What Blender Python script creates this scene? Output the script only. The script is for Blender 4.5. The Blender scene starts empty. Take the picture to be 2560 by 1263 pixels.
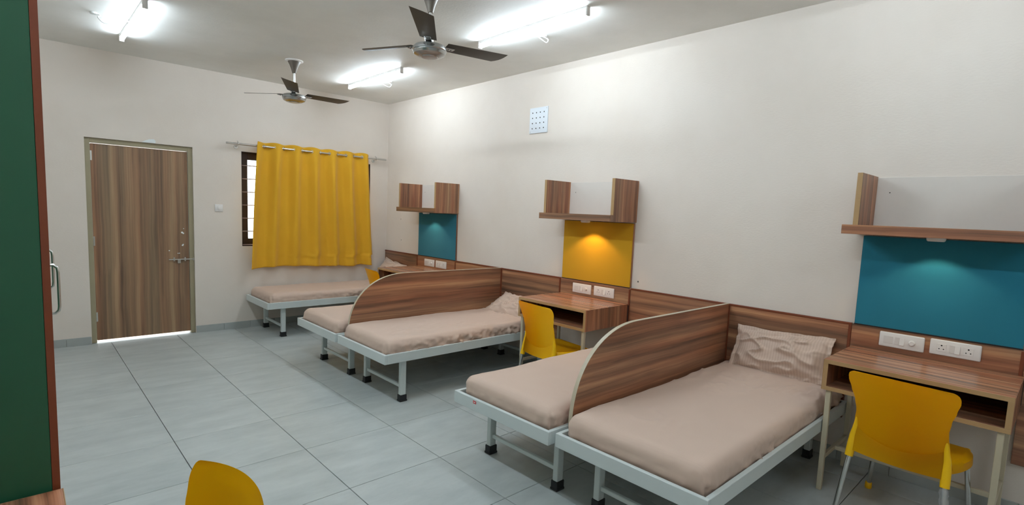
import bpy, bmesh, math, random
from mathutils import Vector, Matrix, noise
R = math.radians
PI = math.pi
random.seed(7)
SC = bpy.context.scene
COL = SC.collection

# ------------------------------------------------------------------ camera, world, exposure
def make_camera():
    cd = bpy.data.cameras.new('camera')
    ob = bpy.data.objects.new('camera', cd)
    COL.objects.link(ob)
    yaw, pitch, roll, f = R(-43.181), R(-5.8199), R(2.3523), 1321.3225
    fwd = Vector((-math.sin(yaw) * math.cos(pitch), math.cos(yaw) * math.cos(pitch), math.sin(pitch)))
    right = Vector((math.cos(yaw), math.sin(yaw), 0))
    up = right.cross(fwd)
    r2 = right * math.cos(roll) + up * math.sin(roll)
    u2 = -right * math.sin(roll) + up * math.cos(roll)
    m = Matrix((r2, u2, -fwd)).transposed().to_4x4()
    m.translation = Vector((-4.0422, -7.0812, 1.5884))
    ob.matrix_world = m
    cd.sensor_width = 36
    cd.lens = f / 2560 * 36
    cd.shift_y = (665.257 - 631.5) / 2560
    cd.clip_start = 0.02
    SC.camera = ob
make_camera()

w = bpy.data.worlds.new('daylight')
SC.world = w
w.use_nodes = True
w.node_tree.nodes['Background'].inputs[0].default_value = (0.90, 0.97, 1.0, 1)
w.node_tree.nodes['Background'].inputs[1].default_value = 5.0
SC.view_settings.view_transform = 'Standard'
SC.view_settings.look = 'None'
SC.view_settings.gamma = 1
SC.view_settings.use_curve_mapping = False
SC.view_settings.exposure = 0.0
TUBE_W = 96.0
TUBE_COL = (0.81, 0.94, 1.05)

# ------------------------------------------------------------------ materials
def srgb(r, g, b):
    f = lambda c: c / 255 / 12.92 if c / 255 <= .04045 else ((c / 255 + .055) / 1.055) ** 2.4
    return (f(r), f(g), f(b), 1)

def newmat(name):
    m = bpy.data.materials.new(name)
    m.use_nodes = True
    nt = m.node_tree
    b = nt.nodes['Principled BSDF']
    return m, nt, b

def N(nt, t, **kw):
    n = nt.nodes.new(t)
    for k, v in kw.items():
        setattr(n, k, v)
    return n

def plain(name, col, rough=.5, metal=0.0, vary=.06, bump=0.0, scale=20, bscale=None, coat=0, spec=None, aniso=0):
    m, nt, b = newmat(name)
    tc = N(nt, 'ShaderNodeTexCoord')
    nz = N(nt, 'ShaderNodeTexNoise')
    nz.inputs['Scale'].default_value = scale
    nz.inputs['Detail'].default_value = 4
    nt.links.new(tc.outputs['Object'], nz.inputs['Vector'])
    mx = N(nt, 'ShaderNodeMix', data_type='RGBA')
    mx.inputs[6].default_value = tuple(c * (1 - vary) for c in col[:3]) + (1,)
    mx.inputs[7].default_value = tuple(min(1, c * (1 + vary)) for c in col[:3]) + (1,)
    nt.links.new(nz.outputs['Fac'], mx.inputs[0])
    nt.links.new(mx.outputs[2], b.inputs['Base Color'])
    b.inputs['Roughness'].default_value = rough
    b.inputs['Metallic'].default_value = metal
    if coat: b.inputs['Coat Weight'].default_value = coat
    if spec is not None: b.inputs['Specular IOR Level'].default_value = spec
    if bump:
        n2 = N(nt, 'ShaderNodeTexNoise')
        n2.inputs['Scale'].default_value = bscale or scale * 6
        n2.inputs['Detail'].default_value = 3
        nt.links.new(tc.outputs['Object'], n2.inputs['Vector'])
        bp = N(nt, 'ShaderNodeBump')
        bp.inputs['Strength'].default_value = bump
        bp.inputs['Distance'].default_value = .004
        nt.links.new(n2.outputs['Fac'], bp.inputs['Height'])
        nt.links.new(bp.outputs['Normal'], b.inputs['Normal'])
    return m

def wood(name, axis, cols, cross=7.0, rough=.38, along=.55):
    """walnut laminate, grain running along the given axis (0,1,2)"""
    m, nt, b = newmat(name)
    tc = N(nt, 'ShaderNodeTexCoord')
    oi = N(nt, 'ShaderNodeObjectInfo')
    mul = N(nt, 'ShaderNodeVectorMath', operation='SCALE')
    mul.inputs[3].default_value = 9.0
    comb = N(nt, 'ShaderNodeCombineXYZ')
    for i in range(3): nt.links.new(oi.outputs['Random'], comb.inputs[i])
    nt.links.new(comb.outputs[0], mul.inputs[0])
    add = N(nt, 'ShaderNodeVectorMath', operation='ADD')
    nt.links.new(tc.outputs['Object'], add.inputs[0])
    nt.links.new(mul.outputs[0], add.inputs[1])
    # gentle waviness
    wn = N(nt, 'ShaderNodeTexNoise')
    wn.inputs['Scale'].default_value = 1.6
    wn.inputs['Detail'].default_value = 2
    nt.links.new(add.outputs[0], wn.inputs['Vector'])
    ws = N(nt, 'ShaderNodeVectorMath', operation='SCALE')
    ws.inputs[3].default_value = .035
    nt.links.new(wn.outputs['Color'], ws.inputs[0])
    a2 = N(nt, 'ShaderNodeVectorMath', operation='ADD')
    nt.links.new(add.outputs[0], a2.inputs[0])
    nt.links.new(ws.outputs[0], a2.inputs[1])
    def layer(cr, al, det, rgh=.5):
        mp = N(nt, 'ShaderNodeMapping')
        s = [cr, cr, cr]; s[axis] = al
        mp.inputs['Scale'].default_value = s
        nt.links.new(a2.outputs[0], mp.inputs['Vector'])
        n = N(nt, 'ShaderNodeTexNoise')
        n.inputs['Scale'].default_value = 1
        n.inputs['Detail'].default_value = det
        n.inputs['Roughness'].default_value = rgh
        nt.links.new(mp.outputs[0], n.inputs['Vector'])
        return n
    l1 = layer(cross * 2, along, 3)
    l2 = layer(cross * 14, along * 3, 3)
    l3 = layer(cross * .9, along * .7, 1)
    mm = N(nt, 'ShaderNodeMath', operation='MULTIPLY_ADD')
    nt.links.new(l2.outputs['Fac'], mm.inputs[0]); mm.inputs[1].default_value = .22
    sc1 = N(nt, 'ShaderNodeMath', operation='MULTIPLY'); sc1.inputs[1].default_value = .78
    nt.links.new(l1.outputs['Fac'], sc1.inputs[0])
    nt.links.new(sc1.outputs[0], mm.inputs[2])
    cr = N(nt, 'ShaderNodeValToRGB')
    e = cr.color_ramp.elements
    e[0].position = .33; e[0].color = cols[0]
    e[1].position = .67; e[1].color = cols[3]
    x = cr.color_ramp.elements.new(.46); x.color = cols[1]
    x = cr.color_ramp.elements.new(.56); x.color = cols[2]
    nt.links.new(mm.outputs[0], cr.inputs[0])
    # slow drift between red-brown and olive-brown
    mx = N(nt, 'ShaderNodeMix', data_type='RGBA', blend_type='MULTIPLY')
    r3 = N(nt, 'ShaderNodeValToRGB')
    r3.color_ramp.elements[0].position = .35; r3.color_ramp.elements[0].color = (1.08, .93, .86, 1)
    r3.color_ramp.elements[1].position = .65; r3.color_ramp.elements[1].color = (.88, .98, 1.0, 1)
    nt.links.new(l3.outputs['Fac'], r3.inputs[0])
    mx.inputs[0].default_value = 1
    nt.links.new(cr.outputs[0], mx.inputs[6]); nt.links.new(r3.outputs[0], mx.inputs[7])
    nt.links.new(mx.outputs[2], b.inputs['Base Color'])
    b.inputs['Roughness'].default_value = rough
    bp = N(nt, 'ShaderNodeBump'); bp.inputs['Strength'].default_value = .12; bp.inputs['Distance'].default_value = .001
    nt.links.new(l2.outputs['Fac'], bp.inputs['Height'])
    nt.links.new(bp.outputs['Normal'], b.inputs['Normal'])
    return m

WC = [srgb(84, 62, 48), srgb(136, 94, 70), srgb(164, 116, 86), srgb(192, 148, 110)]
WCt = [srgb(98, 72, 56), srgb(152, 106, 80), srgb(180, 128, 98), srgb(204, 156, 122)]
WCd = [srgb(98, 78, 60), srgb(136, 106, 80), srgb(156, 122, 92), srgb(176, 144, 110)]
M = {}
M['wood_x'] = wood('walnut laminate grain along x', 0, WC, cross=9, along=.35)
M['wood_y'] = wood('walnut laminate grain along y', 1, WC, cross=9, along=.35)
M['wood_z'] = wood('walnut laminate grain upright', 2, WC, cross=12, along=.4)
M['wood_top'] = wood('desk top laminate', 1, WCt, cross=20, rough=.26, along=.4)
M['wood_door'] = wood('door laminate', 2, WCd, cross=9, rough=.45, along=.22)
M['wood_grey'] = wood('grey-brown laminate', 2, [srgb(96, 84, 74), srgb(120, 106, 92), srgb(134, 120, 104), srgb(150, 136, 118)], cross=9)
M['band'] = plain('pale edge band', srgb(174, 140, 96), .45, vary=.05)
M['band_light'] = plain('greyish cream edging', srgb(196, 184, 160), .4, vary=.05)
M['band_dark'] = plain('wood edge band', srgb(150, 118, 88), .45, vary=.05)
M['red'] = plain('red-brown beading', srgb(116, 56, 30), .4, vary=.1)
M['green'] = plain('green laminate', srgb(30, 84, 58), .42, vary=.05, scale=4)
M['steel'] = plain('brushed stainless steel', (.62, .61, .58, 1), .28, 1.0, vary=.05)
M['chrome'] = plain('chrome tube', (.66, .66, .64, 1), .16, 1.0, vary=.03)
M['paint'] = plain('pale grey enamel', srgb(206, 214, 212), .32, vary=.02, bump=.05, scale=6)
M['cream'] = plain('cream enamel', srgb(196, 186, 160), .4, vary=.03)
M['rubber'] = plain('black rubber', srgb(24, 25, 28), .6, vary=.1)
M['plastic'] = plain('white plastic', srgb(236, 232, 228), .3, vary=.01)
M['plastic_grey'] = plain('shaded white rocker', srgb(222, 217, 212), .35, vary=.01)  # white plastic with shade put into its colour; tube end caps use it too
M['black'] = plain('black hole', srgb(14, 13, 13), .8, vary=.01)
M['yellow'] = plain('yellow polypropylene', srgb(255, 199, 0), .36, vary=.02, bump=.08, scale=10, bscale=900)
def translucent(m, col, k):
    nt = m.node_tree; b = nt.nodes['Principled BSDF']; out = nt.nodes['Material Output']
    tr = N(nt, 'ShaderNodeBsdfTranslucent'); tr.inputs['Color'].default_value = col
    mx = N(nt, 'ShaderNodeMixShader'); mx.inputs[0].default_value = k
    nt.links.new(b.outputs[0], mx.inputs[1]); nt.links.new(tr.outputs[0], mx.inputs[2]); nt.links.new(mx.outputs[0], out.inputs['Surface'])
translucent(M['yellow'], (1, .66, .01, 1), .10)
M['bronze'] = plain('bronze brown blade enamel', srgb(98, 90, 80), .42, .25, vary=.05)
M['motor'] = plain('pewter motor housing', (.42, .42, .41, 1), .25, .9, vary=.05)
M['grout'] = plain('dark grout', srgb(78, 78, 74), .8, vary=.1)
M['frame_brown'] = plain('dark brown window frame', srgb(52, 36, 30), .5, vary=.08)
M['grille'] = plain('pinkish grille bar', srgb(212, 184, 172), .5, vary=.04)
M['doorframe'] = plain('olive cream door frame', srgb(160, 150, 122), .5, vary=.06, scale=8)
M['skirt'] = plain('grey skirting tile', srgb(168, 172, 168), .4, vary=.08, scale=12)
M['vent'] = plain('bluish white vent', srgb(226, 232, 238), .4, vary=.01)
M['sticker'] = plain('red sticker', srgb(190, 30, 34), .4, vary=.02)
M['wrap'] = plain('clear plastic wrap', srgb(200, 200, 200), .2, vary=.05)
M['wire'] = plain('white wire', srgb(220, 222, 218), .5, vary=.02)
M['plaster'] = plain('white plaster', srgb(235, 240, 240), .8, vary=.04)

def wall_mat(name, col, col2, sc=1.3):
    m, nt, b = newmat(name)
    tc = N(nt, 'ShaderNodeTexCoord')
    n1 = N(nt, 'ShaderNodeTexNoise'); n1.inputs['Scale'].default_value = sc; n1.inputs['Detail'].default_value = 5; n1.inputs['Roughness'].default_value = .6
    n2 = N(nt, 'ShaderNodeTexNoise'); n2.inputs['Scale'].default_value = 45; n2.inputs['Detail'].default_value = 4
    mp = N(nt, 'ShaderNodeMapping'); mp.inputs['Scale'].default_value = (1, 1, 2.2)
    nt.links.new(tc.outputs['Object'], n1.inputs['Vector']); nt.links.new(tc.outputs['Object'], mp.inputs['Vector']); nt.links.new(mp.outputs[0], n2.inputs['Vector'])
    mx = N(nt, 'ShaderNodeMix', data_type='RGBA'); mx.inputs[6].default_value = col; mx.inputs[7].default_value = col2
    cr = N(nt, 'ShaderNodeValToRGB'); cr.color_ramp.elements[0].position = .38; cr.color_ramp.elements[1].position = .68
    nt.links.new(n1.outputs['Fac'], cr.inputs[0]); nt.links.new(cr.outputs[0], mx.inputs[0])
    nt.links.new(mx.outputs[2], b.inputs['Base Color'])
    b.inputs['Roughness'].default_value = .62
    bp = N(nt, 'ShaderNodeBump'); bp.inputs['Strength'].default_value = .22; bp.inputs['Distance'].default_value = .004
    nt.links.new(n2.outputs['Fac'], bp.inputs['Height']); nt.links.new(bp.outputs['Normal'], b.inputs['Normal'])
    return m
M['wall'] = wall_mat('warm white wall paint', srgb(230, 220, 209), srgb(225, 214, 202))
M['ceil'] = wall_mat('ceiling paint', srgb(244, 243, 238), srgb(232, 231, 225), 1.0)
M['shelfback'] = plain('cool white back panel', srgb(222, 215, 206), .5, vary=.02)

def tile_mat():
    m, nt, b = newmat('grey cement tile')
    tc = N(nt, 'ShaderNodeTexCoord'); oi = N(nt, 'ShaderNodeObjectInfo')
    comb = N(nt, 'ShaderNodeCombineXYZ')
    for i in range(3): nt.links.new(oi.outputs['Random'], comb.inputs[i])
    sc = N(nt, 'ShaderNodeVectorMath', operation='SCALE'); sc.inputs[3].default_value = 20
    nt.links.new(comb.outputs[0], sc.inputs[0])
    ad = N(nt, 'ShaderNodeVectorMath', operation='ADD')
    nt.links.new(tc.outputs['Object'], ad.inputs[0]); nt.links.new(sc.outputs[0], ad.inputs[1])
    n1 = N(nt, 'ShaderNodeTexNoise'); n1.inputs['Scale'].default_value = 4; n1.inputs['Detail'].default_value = 6; n1.inputs['Roughness'].default_value = .65
    mp = N(nt, 'ShaderNodeMapping'); mp.inputs['Scale'].default_value = (.6, 1.6, 1)
    nt.links.new(ad.outputs[0], mp.inputs[0]); nt.links.new(mp.outputs[0], n1.inputs['Vector'])
    cr = N(nt, 'ShaderNodeValToRGB')
    cr.color_ramp.elements[0].position = .3; cr.color_ramp.elements[0].color = srgb(168, 174, 172)
    cr.color_ramp.elements[1].position = .7; cr.color_ramp.elements[1].color = srgb(190, 195, 192)
    nt.links.new(n1.outputs['Fac'], cr.inputs[0]); nt.links.new(cr.outputs[0], b.inputs['Base Color'])
    b.inputs['Roughness'].default_value = .42
    n2 = N(nt, 'ShaderNodeTexNoise'); n2.inputs['Scale'].default_value = 120
    nt.links.new(ad.outputs[0], n2.inputs['Vector'])
    bp = N(nt, 'ShaderNodeBump'); bp.inputs['Strength'].default_value = .08; bp.inputs['Distance'].default_value = .002
    nt.links.new(n2.outputs['Fac'], bp.inputs['Height']); nt.links.new(bp.outputs['Normal'], b.inputs['Normal'])
    return m
M['tile'] = tile_mat()

def cloth(name, c1, c2, stripe_axis=None, freq=160, rough=.75, contrast=1.0, weave=600):
    m, nt, b = newmat(name)
    tc = N(nt, 'ShaderNodeTexCoord')
    n1 = N(nt, 'ShaderNodeTexNoise'); n1.inputs['Scale'].default_value = 3; n1.inputs['Detail'].default_value = 4
    nt.links.new(tc.outputs['Object'], n1.inputs['Vector'])
    mx = N(nt, 'ShaderNodeMix', data_type='RGBA'); mx.inputs[6].default_value = c1; mx.inputs[7].default_value = c2
    if stripe_axis is not None:
        sp = N(nt, 'ShaderNodeSeparateXYZ'); nt.links.new(tc.outputs['UV' if stripe_axis == 'uv' else 'Object'], sp.inputs[0])
        ml = N(nt, 'ShaderNodeMath', operation='MULTIPLY'); ml.inputs[1].default_value = freq
        nt.links.new(sp.outputs[0 if stripe_axis == 'uv' else stripe_axis], ml.inputs[0])
        sn = N(nt, 'ShaderNodeMath', operation='SINE'); nt.links.new(ml.outputs[0], sn.inputs[0])
        ma = N(nt, 'ShaderNodeMath', operation='MULTIPLY_ADD'); ma.inputs[1].default_value = .5 * contrast; ma.inputs[2].default_value = .5
        ma.use_clamp = True
        nt.links.new(sn.outputs[0], ma.inputs[0])
        nt.links.new(ma.outputs[0], mx.inputs[0])
        rr = N(nt, 'ShaderNodeMath', operation='MULTIPLY_ADD'); rr.inputs[1].default_value = -.03; rr.inputs[2].default_value = rough
        nt.links.new(ma.outputs[0], rr.inputs[0]); nt.links.new(rr.outputs[0], b.inputs['Roughness'])
    else:
        nt.links.new(n1.outputs['Fac'], mx.inputs[0])
        b.inputs['Roughness'].default_value = rough
    nt.links.new(mx.outputs[2], b.inputs['Base Color'])
    b.inputs['Sheen Weight'].default_value = .15
    n2 = N(nt, 'ShaderNodeTexNoise'); n2.inputs['Scale'].default_value = weave
    nt.links.new(tc.outputs['Object'], n2.inputs['Vector'])
    bp = N(nt, 'ShaderNodeBump'); bp.inputs['Strength'].default_value = .15; bp.inputs['Distance'].default_value = .001
    nt.links.new(n2.outputs['Fac'], bp.inputs['Height']); nt.links.new(bp.outputs['Normal'], b.inputs['Normal'])
    return m
M['sheet'] = cloth('beige satin-stripe sheet', srgb(205, 178, 160), srgb(209, 183, 165), 0, 480, .7, .35)
M['pillow'] = cloth('beige striped pillowcase', srgb(192, 166, 148), srgb(206, 182, 164), 'uv', 210, .6, .75)
M['foam'] = plain('dark mattress underside', srgb(48, 56, 74), .8)
M['curtain'] = cloth('mustard curtain cloth', srgb(214, 160, 20), srgb(228, 172, 28), None, 0, .8)
M['felt_blue'] = cloth('teal felt', srgb(24, 110, 132), srgb(32, 120, 142), None, 0, .95, weave=300)
M['felt_yellow'] = cloth('mustard felt', srgb(198, 150, 14), srgb(208, 158, 20), None, 0, .95, weave=300)

def emit(name, col, s):
    m, nt, b = newmat(name)
    b.inputs['Base Color'].default_value = (.9, .9, .9, 1)
    b.inputs['Emission Color'].default_value = tuple(col[:3]) + (1,)
    b.inputs['Emission Strength'].default_value = s
    return m
M['tube'] = emit('lit tube diffuser', TUBE_COL, TUBE_W)
for _n, _k in (('tube_a', .54), ('tube_b', 1.75), ('tube_c', .36), ('tube_d', .80), ('tube_e', .92)):
    M[_n] = emit('lit tube diffuser ' + _n, TUBE_COL, TUBE_W * _k)
M['puck'] = emit('warm puck lens', (1, .72, .42), 6)
M['puck_dim'] = emit('dim puck lens', (1, .9, .75), 1.2)

def glass():
    m, nt, b = newmat('window glass')
    out = nt.nodes['Material Output']
    tr = N(nt, 'ShaderNodeBsdfTransparent'); tr.inputs[0].default_value = (.93, .96, .95, 1)
    gl = N(nt, 'ShaderNodeBsdfGlossy'); gl.inputs['Roughness'].default_value = .02
    fr = N(nt, 'ShaderNodeFresnel'); fr.inputs[0].default_value = 1.45
    mx = N(nt, 'ShaderNodeMixShader')
    nt.links.new(fr.outputs[0], mx.inputs[0]); nt.links.new(tr.outputs[0], mx.inputs[1]); nt.links.new(gl.outputs[0], mx.inputs[2])
    nt.links.new(mx.outputs[0], out.inputs['Surface'])
    return m
M['glass'] = glass()

# ------------------------------------------------------------------ mesh helpers
def bm_new(): return bmesh.new()

def box(bm, x0, x1, y0, y1, z0, z1, bev=0.0, seg=1):
    t = bmesh.new()
    r = bmesh.ops.create_cube(t, size=1)
    for v in t.verts:
        v.co = Vector(((x0 + x1) / 2 + v.co.x * (x1 - x0), (y0 + y1) / 2 + v.co.y * (y1 - y0), (z0 + z1) / 2 + v.co.z * (z1 - z0)))
    if bev:
        bmesh.ops.bevel(t, geom=t.edges[:], offset=bev, segments=seg, affect='EDGES', profile=.5)
    merge(bm, t)
    return bm

def merge(bm, t, mat=None):
    if mat is not None: bmesh.ops.transform(t, matrix=mat, verts=t.verts)
    me = bpy.data.meshes.new('tmp'); t.to_mesh(me); t.free()
    bm.from_mesh(me); bpy.data.meshes.remove(me)

def tube(bm, pts, r, seg=10, cap=True):
    pts = [Vector(p) for p in pts]
    rs = r if isinstance(r, (list, tuple)) else [r] * len(pts)
    rings = []
    ref = None
    for i, p in enumerate(pts):
        if i == 0: d = pts[1] - p
        elif i == len(pts) - 1: d = p - pts[-2]
        else: d = (pts[i + 1] - p).normalized() + (p - pts[i - 1]).normalized()
        d.normalize()
        if ref is None:
            ref = Vector((0, 0, 1)) if abs(d.z) < .9 else Vector((1, 0, 0))
        a = ref - d * ref.dot(d); a.normalize(); ref = a
        b = d.cross(a)
        rings.append([bm.verts.new(p + (a * math.cos(2 * PI * k / seg) + b * math.sin(2 * PI * k / seg)) * rs[i]) for k in range(seg)])
    for i in range(len(rings) - 1):
        for k in range(seg):
            bm.faces.new((rings[i][k], rings[i][(k + 1) % seg], rings[i + 1][(k + 1) % seg], rings[i + 1][k]))
    if cap:
        bm.faces.new(list(reversed(rings[0]))); bm.faces.new(rings[-1])
    return bm

def lathe(bm, prof, seg=32, c=(0, 0, 0), mat=None):
    """prof: list of (r, z); closed ends if r==0"""
    t = bmesh.new()
    rings = []
    for r, z in prof:
        if r <= 1e-6: rings.append([t.verts.new((0, 0, z))])
        else: rings.append([t.verts.new((r * math.cos(2 * PI * k / seg), r * math.sin(2 * PI * k / seg), z)) for k in range(seg)])
    for i in range(len(rings) - 1):
        a, b = rings[i], rings[i + 1]
        for k in range(seg):
            k2 = (k + 1) % seg
            if len(a) == 1 and len(b) == 1: continue
            if len(a) == 1: t.faces.new((a[0], b[k], b[k2]))
            elif len(b) == 1: t.faces.new((a[k], b[0], a[k2]))
            else: t.faces.new((a[k], b[k], b[k2], a[k2]))
    bmesh.ops.recalc_face_normals(t, faces=t.faces)
    mm = Matrix.Translation(c)
    if mat is not None: mm = mm @ mat
    merge(bm, t, mm)
    return bm

def torus(bm, c, R_, r, axis=(1, 0, 0), seg=20, sub=8):
    ax = Vector(axis).normalized()
    q = Vector((0, 0, 1)).rotation_difference(ax)
    t = bmesh.new()
    vs = [[t.verts.new(q @ Vector(((R_ + r * math.cos(b)) * math.cos(a), (R_ + r * math.cos(b)) * math.sin(a), r * math.sin(b))))
           for b in [2 * PI * j / sub for j in range(sub)]] for a in [2 * PI * i / seg for i in range(seg)]]
    for i in range(seg):
        for j in range(sub):
            t.faces.new((vs[i][j], vs[(i + 1) % seg][j], vs[(i + 1) % seg][(j + 1) % sub], vs[i][(j + 1) % sub]))
    merge(bm, t, Matrix.Translation(c))
    return bm

def prism(bm, outline, axis, a, b, bev=0.0):
    """outline of 2D points in the plane across axis, extruded a..b along it"""
    t = bmesh.new()
    def P(u, v, w):
        return {0: (w, u, v), 1: (u, w, v), 2: (u, v, w)}[axis]
    va = [t.verts.new(P(u, v, a)) for u, v in outline]
    vb = [t.verts.new(P(u, v, b)) for u, v in outline]
    n = len(outline)
    t.faces.new(va); t.faces.new(list(reversed(vb)))
    for i in range(n): t.faces.new((va[i], vb[i], vb[(i + 1) % n], va[(i + 1) % n]))
    bmesh.ops.recalc_face_normals(t, faces=t.faces)
    if bev:
        ed = [e for e in t.edges if abs(e.verts[0].co[axis] - e.verts[1].co[axis]) < 1e-6]
        bmesh.ops.bevel(t, geom=ed, offset=bev, segments=2, affect='EDGES')
    merge(bm, t)
    return bm

def obj(name, bm, mat, parent=None, smooth=None, loc=None, label=None):
    me = bpy.data.meshes.new(name)
    bmesh.ops.recalc_face_normals(bm, faces=bm.faces)
    bm.to_mesh(me); bm.free()
    o = bpy.data.objects.new(name, me)
    COL.objects.link(o)
    for m in (mat if isinstance(mat, (list, tuple)) else [mat]): me.materials.append(m)
    if smooth is not None:
        me.polygons.foreach_set('use_smooth', [True] * len(me.polygons))
        if smooth < 180: me.set_sharp_from_angle(angle=R(smooth))
    if parent is not None: o.parent = parent
    if loc is not None: o.location = loc
    if label: o['label'] = label
    return o

def thing(name, label, cat, loc=(0, 0, 0), rz=0, group=None):
    o = bpy.data.objects.new(name, None)
    o.empty_display_size = .1
    COL.objects.link(o)
    o.location = loc; o.rotation_euler = (0, 0, rz)
    o['label'] = label; o['category'] = cat
    if group: o['group'] = group
    return o

def tag(o, label, cat, group=None):
    o['label'] = label; o['category'] = cat
    if group: o['group'] = group
    return o

def struct(o, label=None):
    o['kind'] = 'structure'
    if label: o['label'] = label
    return o

def dup(root, loc, rz=0, label=None):
    r = root.copy(); COL.objects.link(r); r.location = loc; r.rotation_euler = (0, 0, rz)
    if label: r['label'] = label
    for ch in list(root.children):
        c = ch.copy(); COL.objects.link(c); c.parent = r
        for g in ch.children:
            d = g.copy(); COL.objects.link(d); d.parent = c
    return r

# ------------------------------------------------------------------ room shell
H = 3.081
XL, XR, YN, YB = -4.62, 0.0, -10.4, 0.0
def add_struct(name, bm, m, label, parent=None, cat=None, **k):
    o = obj(name, bm, m, parent, **k)
    struct(o, label); return o

b = bm_new(); box(b, XL - .15, XR + .15, YN - .15, YB, -.12, -.012)
floor = add_struct('floor', b, M['grout'], 'grey tiled floor of the dormitory')
tme = None
TXP, TYP = .6168, .6265
xs = [-3.3472 + TXP * i for i in range(-3, 7)]
ys = [-1.9157 + TYP * j for j in range(-14, 5)]
def clampi(v, a, b_): return max(a, min(b_, v))
cache = {}
for x in xs:
    for y in ys:
        x0, x1 = clampi(x, XL, XR), clampi(x + TXP, XL, XR)
        y0, y1 = clampi(y, YN, YB), clampi(y + TYP, YN, YB)
        if x1 - x0 < .02 or y1 - y0 < .02: continue
        key = (round(x1 - x0, 3), round(y1 - y0, 3))
        cx, cy = (x0 + x1) / 2, (y0 + y1) / 2
        if key not in cache:
            g = .0021
            bb = box(bm_new(), -key[0] / 2 + g, key[0] / 2 - g, -key[1] / 2 + g, key[1] / 2 - g, -.012, 0, .0012)
            o = obj('floor_tile', bb, M['tile'], floor)
            cache[key] = o
        else:
            o = cache[key].copy(); COL.objects.link(o); o.parent = floor
        o.location = (cx, cy, 0)

b = bm_new(); box(b, XL - .15, XR + .15, YN - .15, YB + .15, H, H + .12)
add_struct('ceiling', b, M['ceil'], 'off-white painted ceiling')
b = bm_new(); box(b, XR, XR + .15, YN - .15, YB + .15, -.12, H)
add_struct('wall_right', b, M['wall'], 'long warm white wall behind the bed heads')
b = bm_new(); box(b, XL - .15, XL, YN - .15, YB + .15, -.12, H)
add_struct('wall_left', b, M['wall'], 'warm white wall behind the wardrobes')
b = bm_new(); box(b, XL, XR, YN - .15, YN, -.12, H)
add_struct('wall_front', b, M['wall'], 'warm white wall behind the camera')
# back wall with a door opening and a window opening
DX0, DX1, DZ = -3.51, -2.531, 2.182
WX0, WX1, WZ0, WZ1 = -2.01, -.285, 1.03, 2.192
b = bm_new(); T = .16
box(b, XL, DX0, 0, T, -.12, H); box(b, DX0, DX1, 0, T, DZ, H); box(b, DX1, WX0, 0, T, -.12, H)
box(b, WX0, WX1, 0, T, -.12, WZ0); box(b, WX0, WX1, 0, T, WZ1, H); box(b, WX1, XR, 0, T, -.12, H)
add_struct('wall_back', b, M['wall'], 'warm white far wall with the door and the window')
b = bm_new(); box(b, -9, 4, -16, YN - .16, -.14, -.02); box(b, -9, XL - .16, YN - .16, 6, -.14, -.02); box(b, XL - .16, 4, .161, 6, -.14, -.02)
add_struct('ground', b, plain('pale outdoor paving', srgb(225, 205, 195), .8), 'pale paving outside the door')
b = bm_new(); box(b, DX0, DX1, 0, .16, -.03, -.004)
add_struct('trim_1', b, M['tile'], 'grey stone door sill')

# skirtings, split in tiles
def skirt(name, along, a0, a1, label):
    root = thing(name, label, 'skirting')
    del root['category']
    root['kind'] = 'structure'
    p = a0; i = 0
    while p < a1 - .01:
        q = min(p + .3, a1)
        bb = bm_new(); g = .0012
        if along == 'x': box(bb, p + g, q - g, -.011, 0, 0, .082, .0015)
        elif along == 'y': box(bb, -.011, 0, p + g, q - g, 0, .082, .0015)
        else: box(bb, XL, XL + .011, p + g, q - g, 0, .082, .0015)
        obj('skirting_tile', bb, M['skirt'], root)
        p = q
skirt('baseboard_back', 'x', XL, DX0 - .002, 'grey tile skirting left of the door')
skirt('baseboard_back', 'x', DX1 + .002, XR - .011, 'grey tile skirting between the door and the far corner')
skirt('baseboard_right', 'y', -7.6, 0, 'grey tile skirting under the bed heads')

# ------------------------------------------------------------------ door
door = thing('door_1', 'walnut laminate flush door in an olive cream frame', 'door'); del door['category']; door['kind'] = 'structure'
b = bm_new()
fy0, fy1 = .028, .13
box(b, DX0, DX0 + .046, fy0, fy1, 0, DZ, .003); box(b, DX1 - .046, DX1, fy0, fy1, 0, DZ, .003); box(b, DX0 + .046, DX1 - .046, fy0, fy1, DZ - .05, DZ, .003)
obj('door_frame', b, M['doorframe'], door)
b = bm_new(); box(b, DX0 + .050, DX1 - .049, .05, .085, .022, DZ - .056, .002)
leaf = obj('door_leaf', b, M['wood_door'], door)
for z in (2.0, 1.1, .28):
    b = bm_new()
    tube(b, [(DX0 + .049, .044, z - .05), (DX0 + .049, .044, z + .05)], .0055, 10)
    box(b, DX0 + .049, DX0 + .062, .046, .05, z - .05, z + .05)
    obj('hinge', b, M['steel'], leaf)
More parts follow.
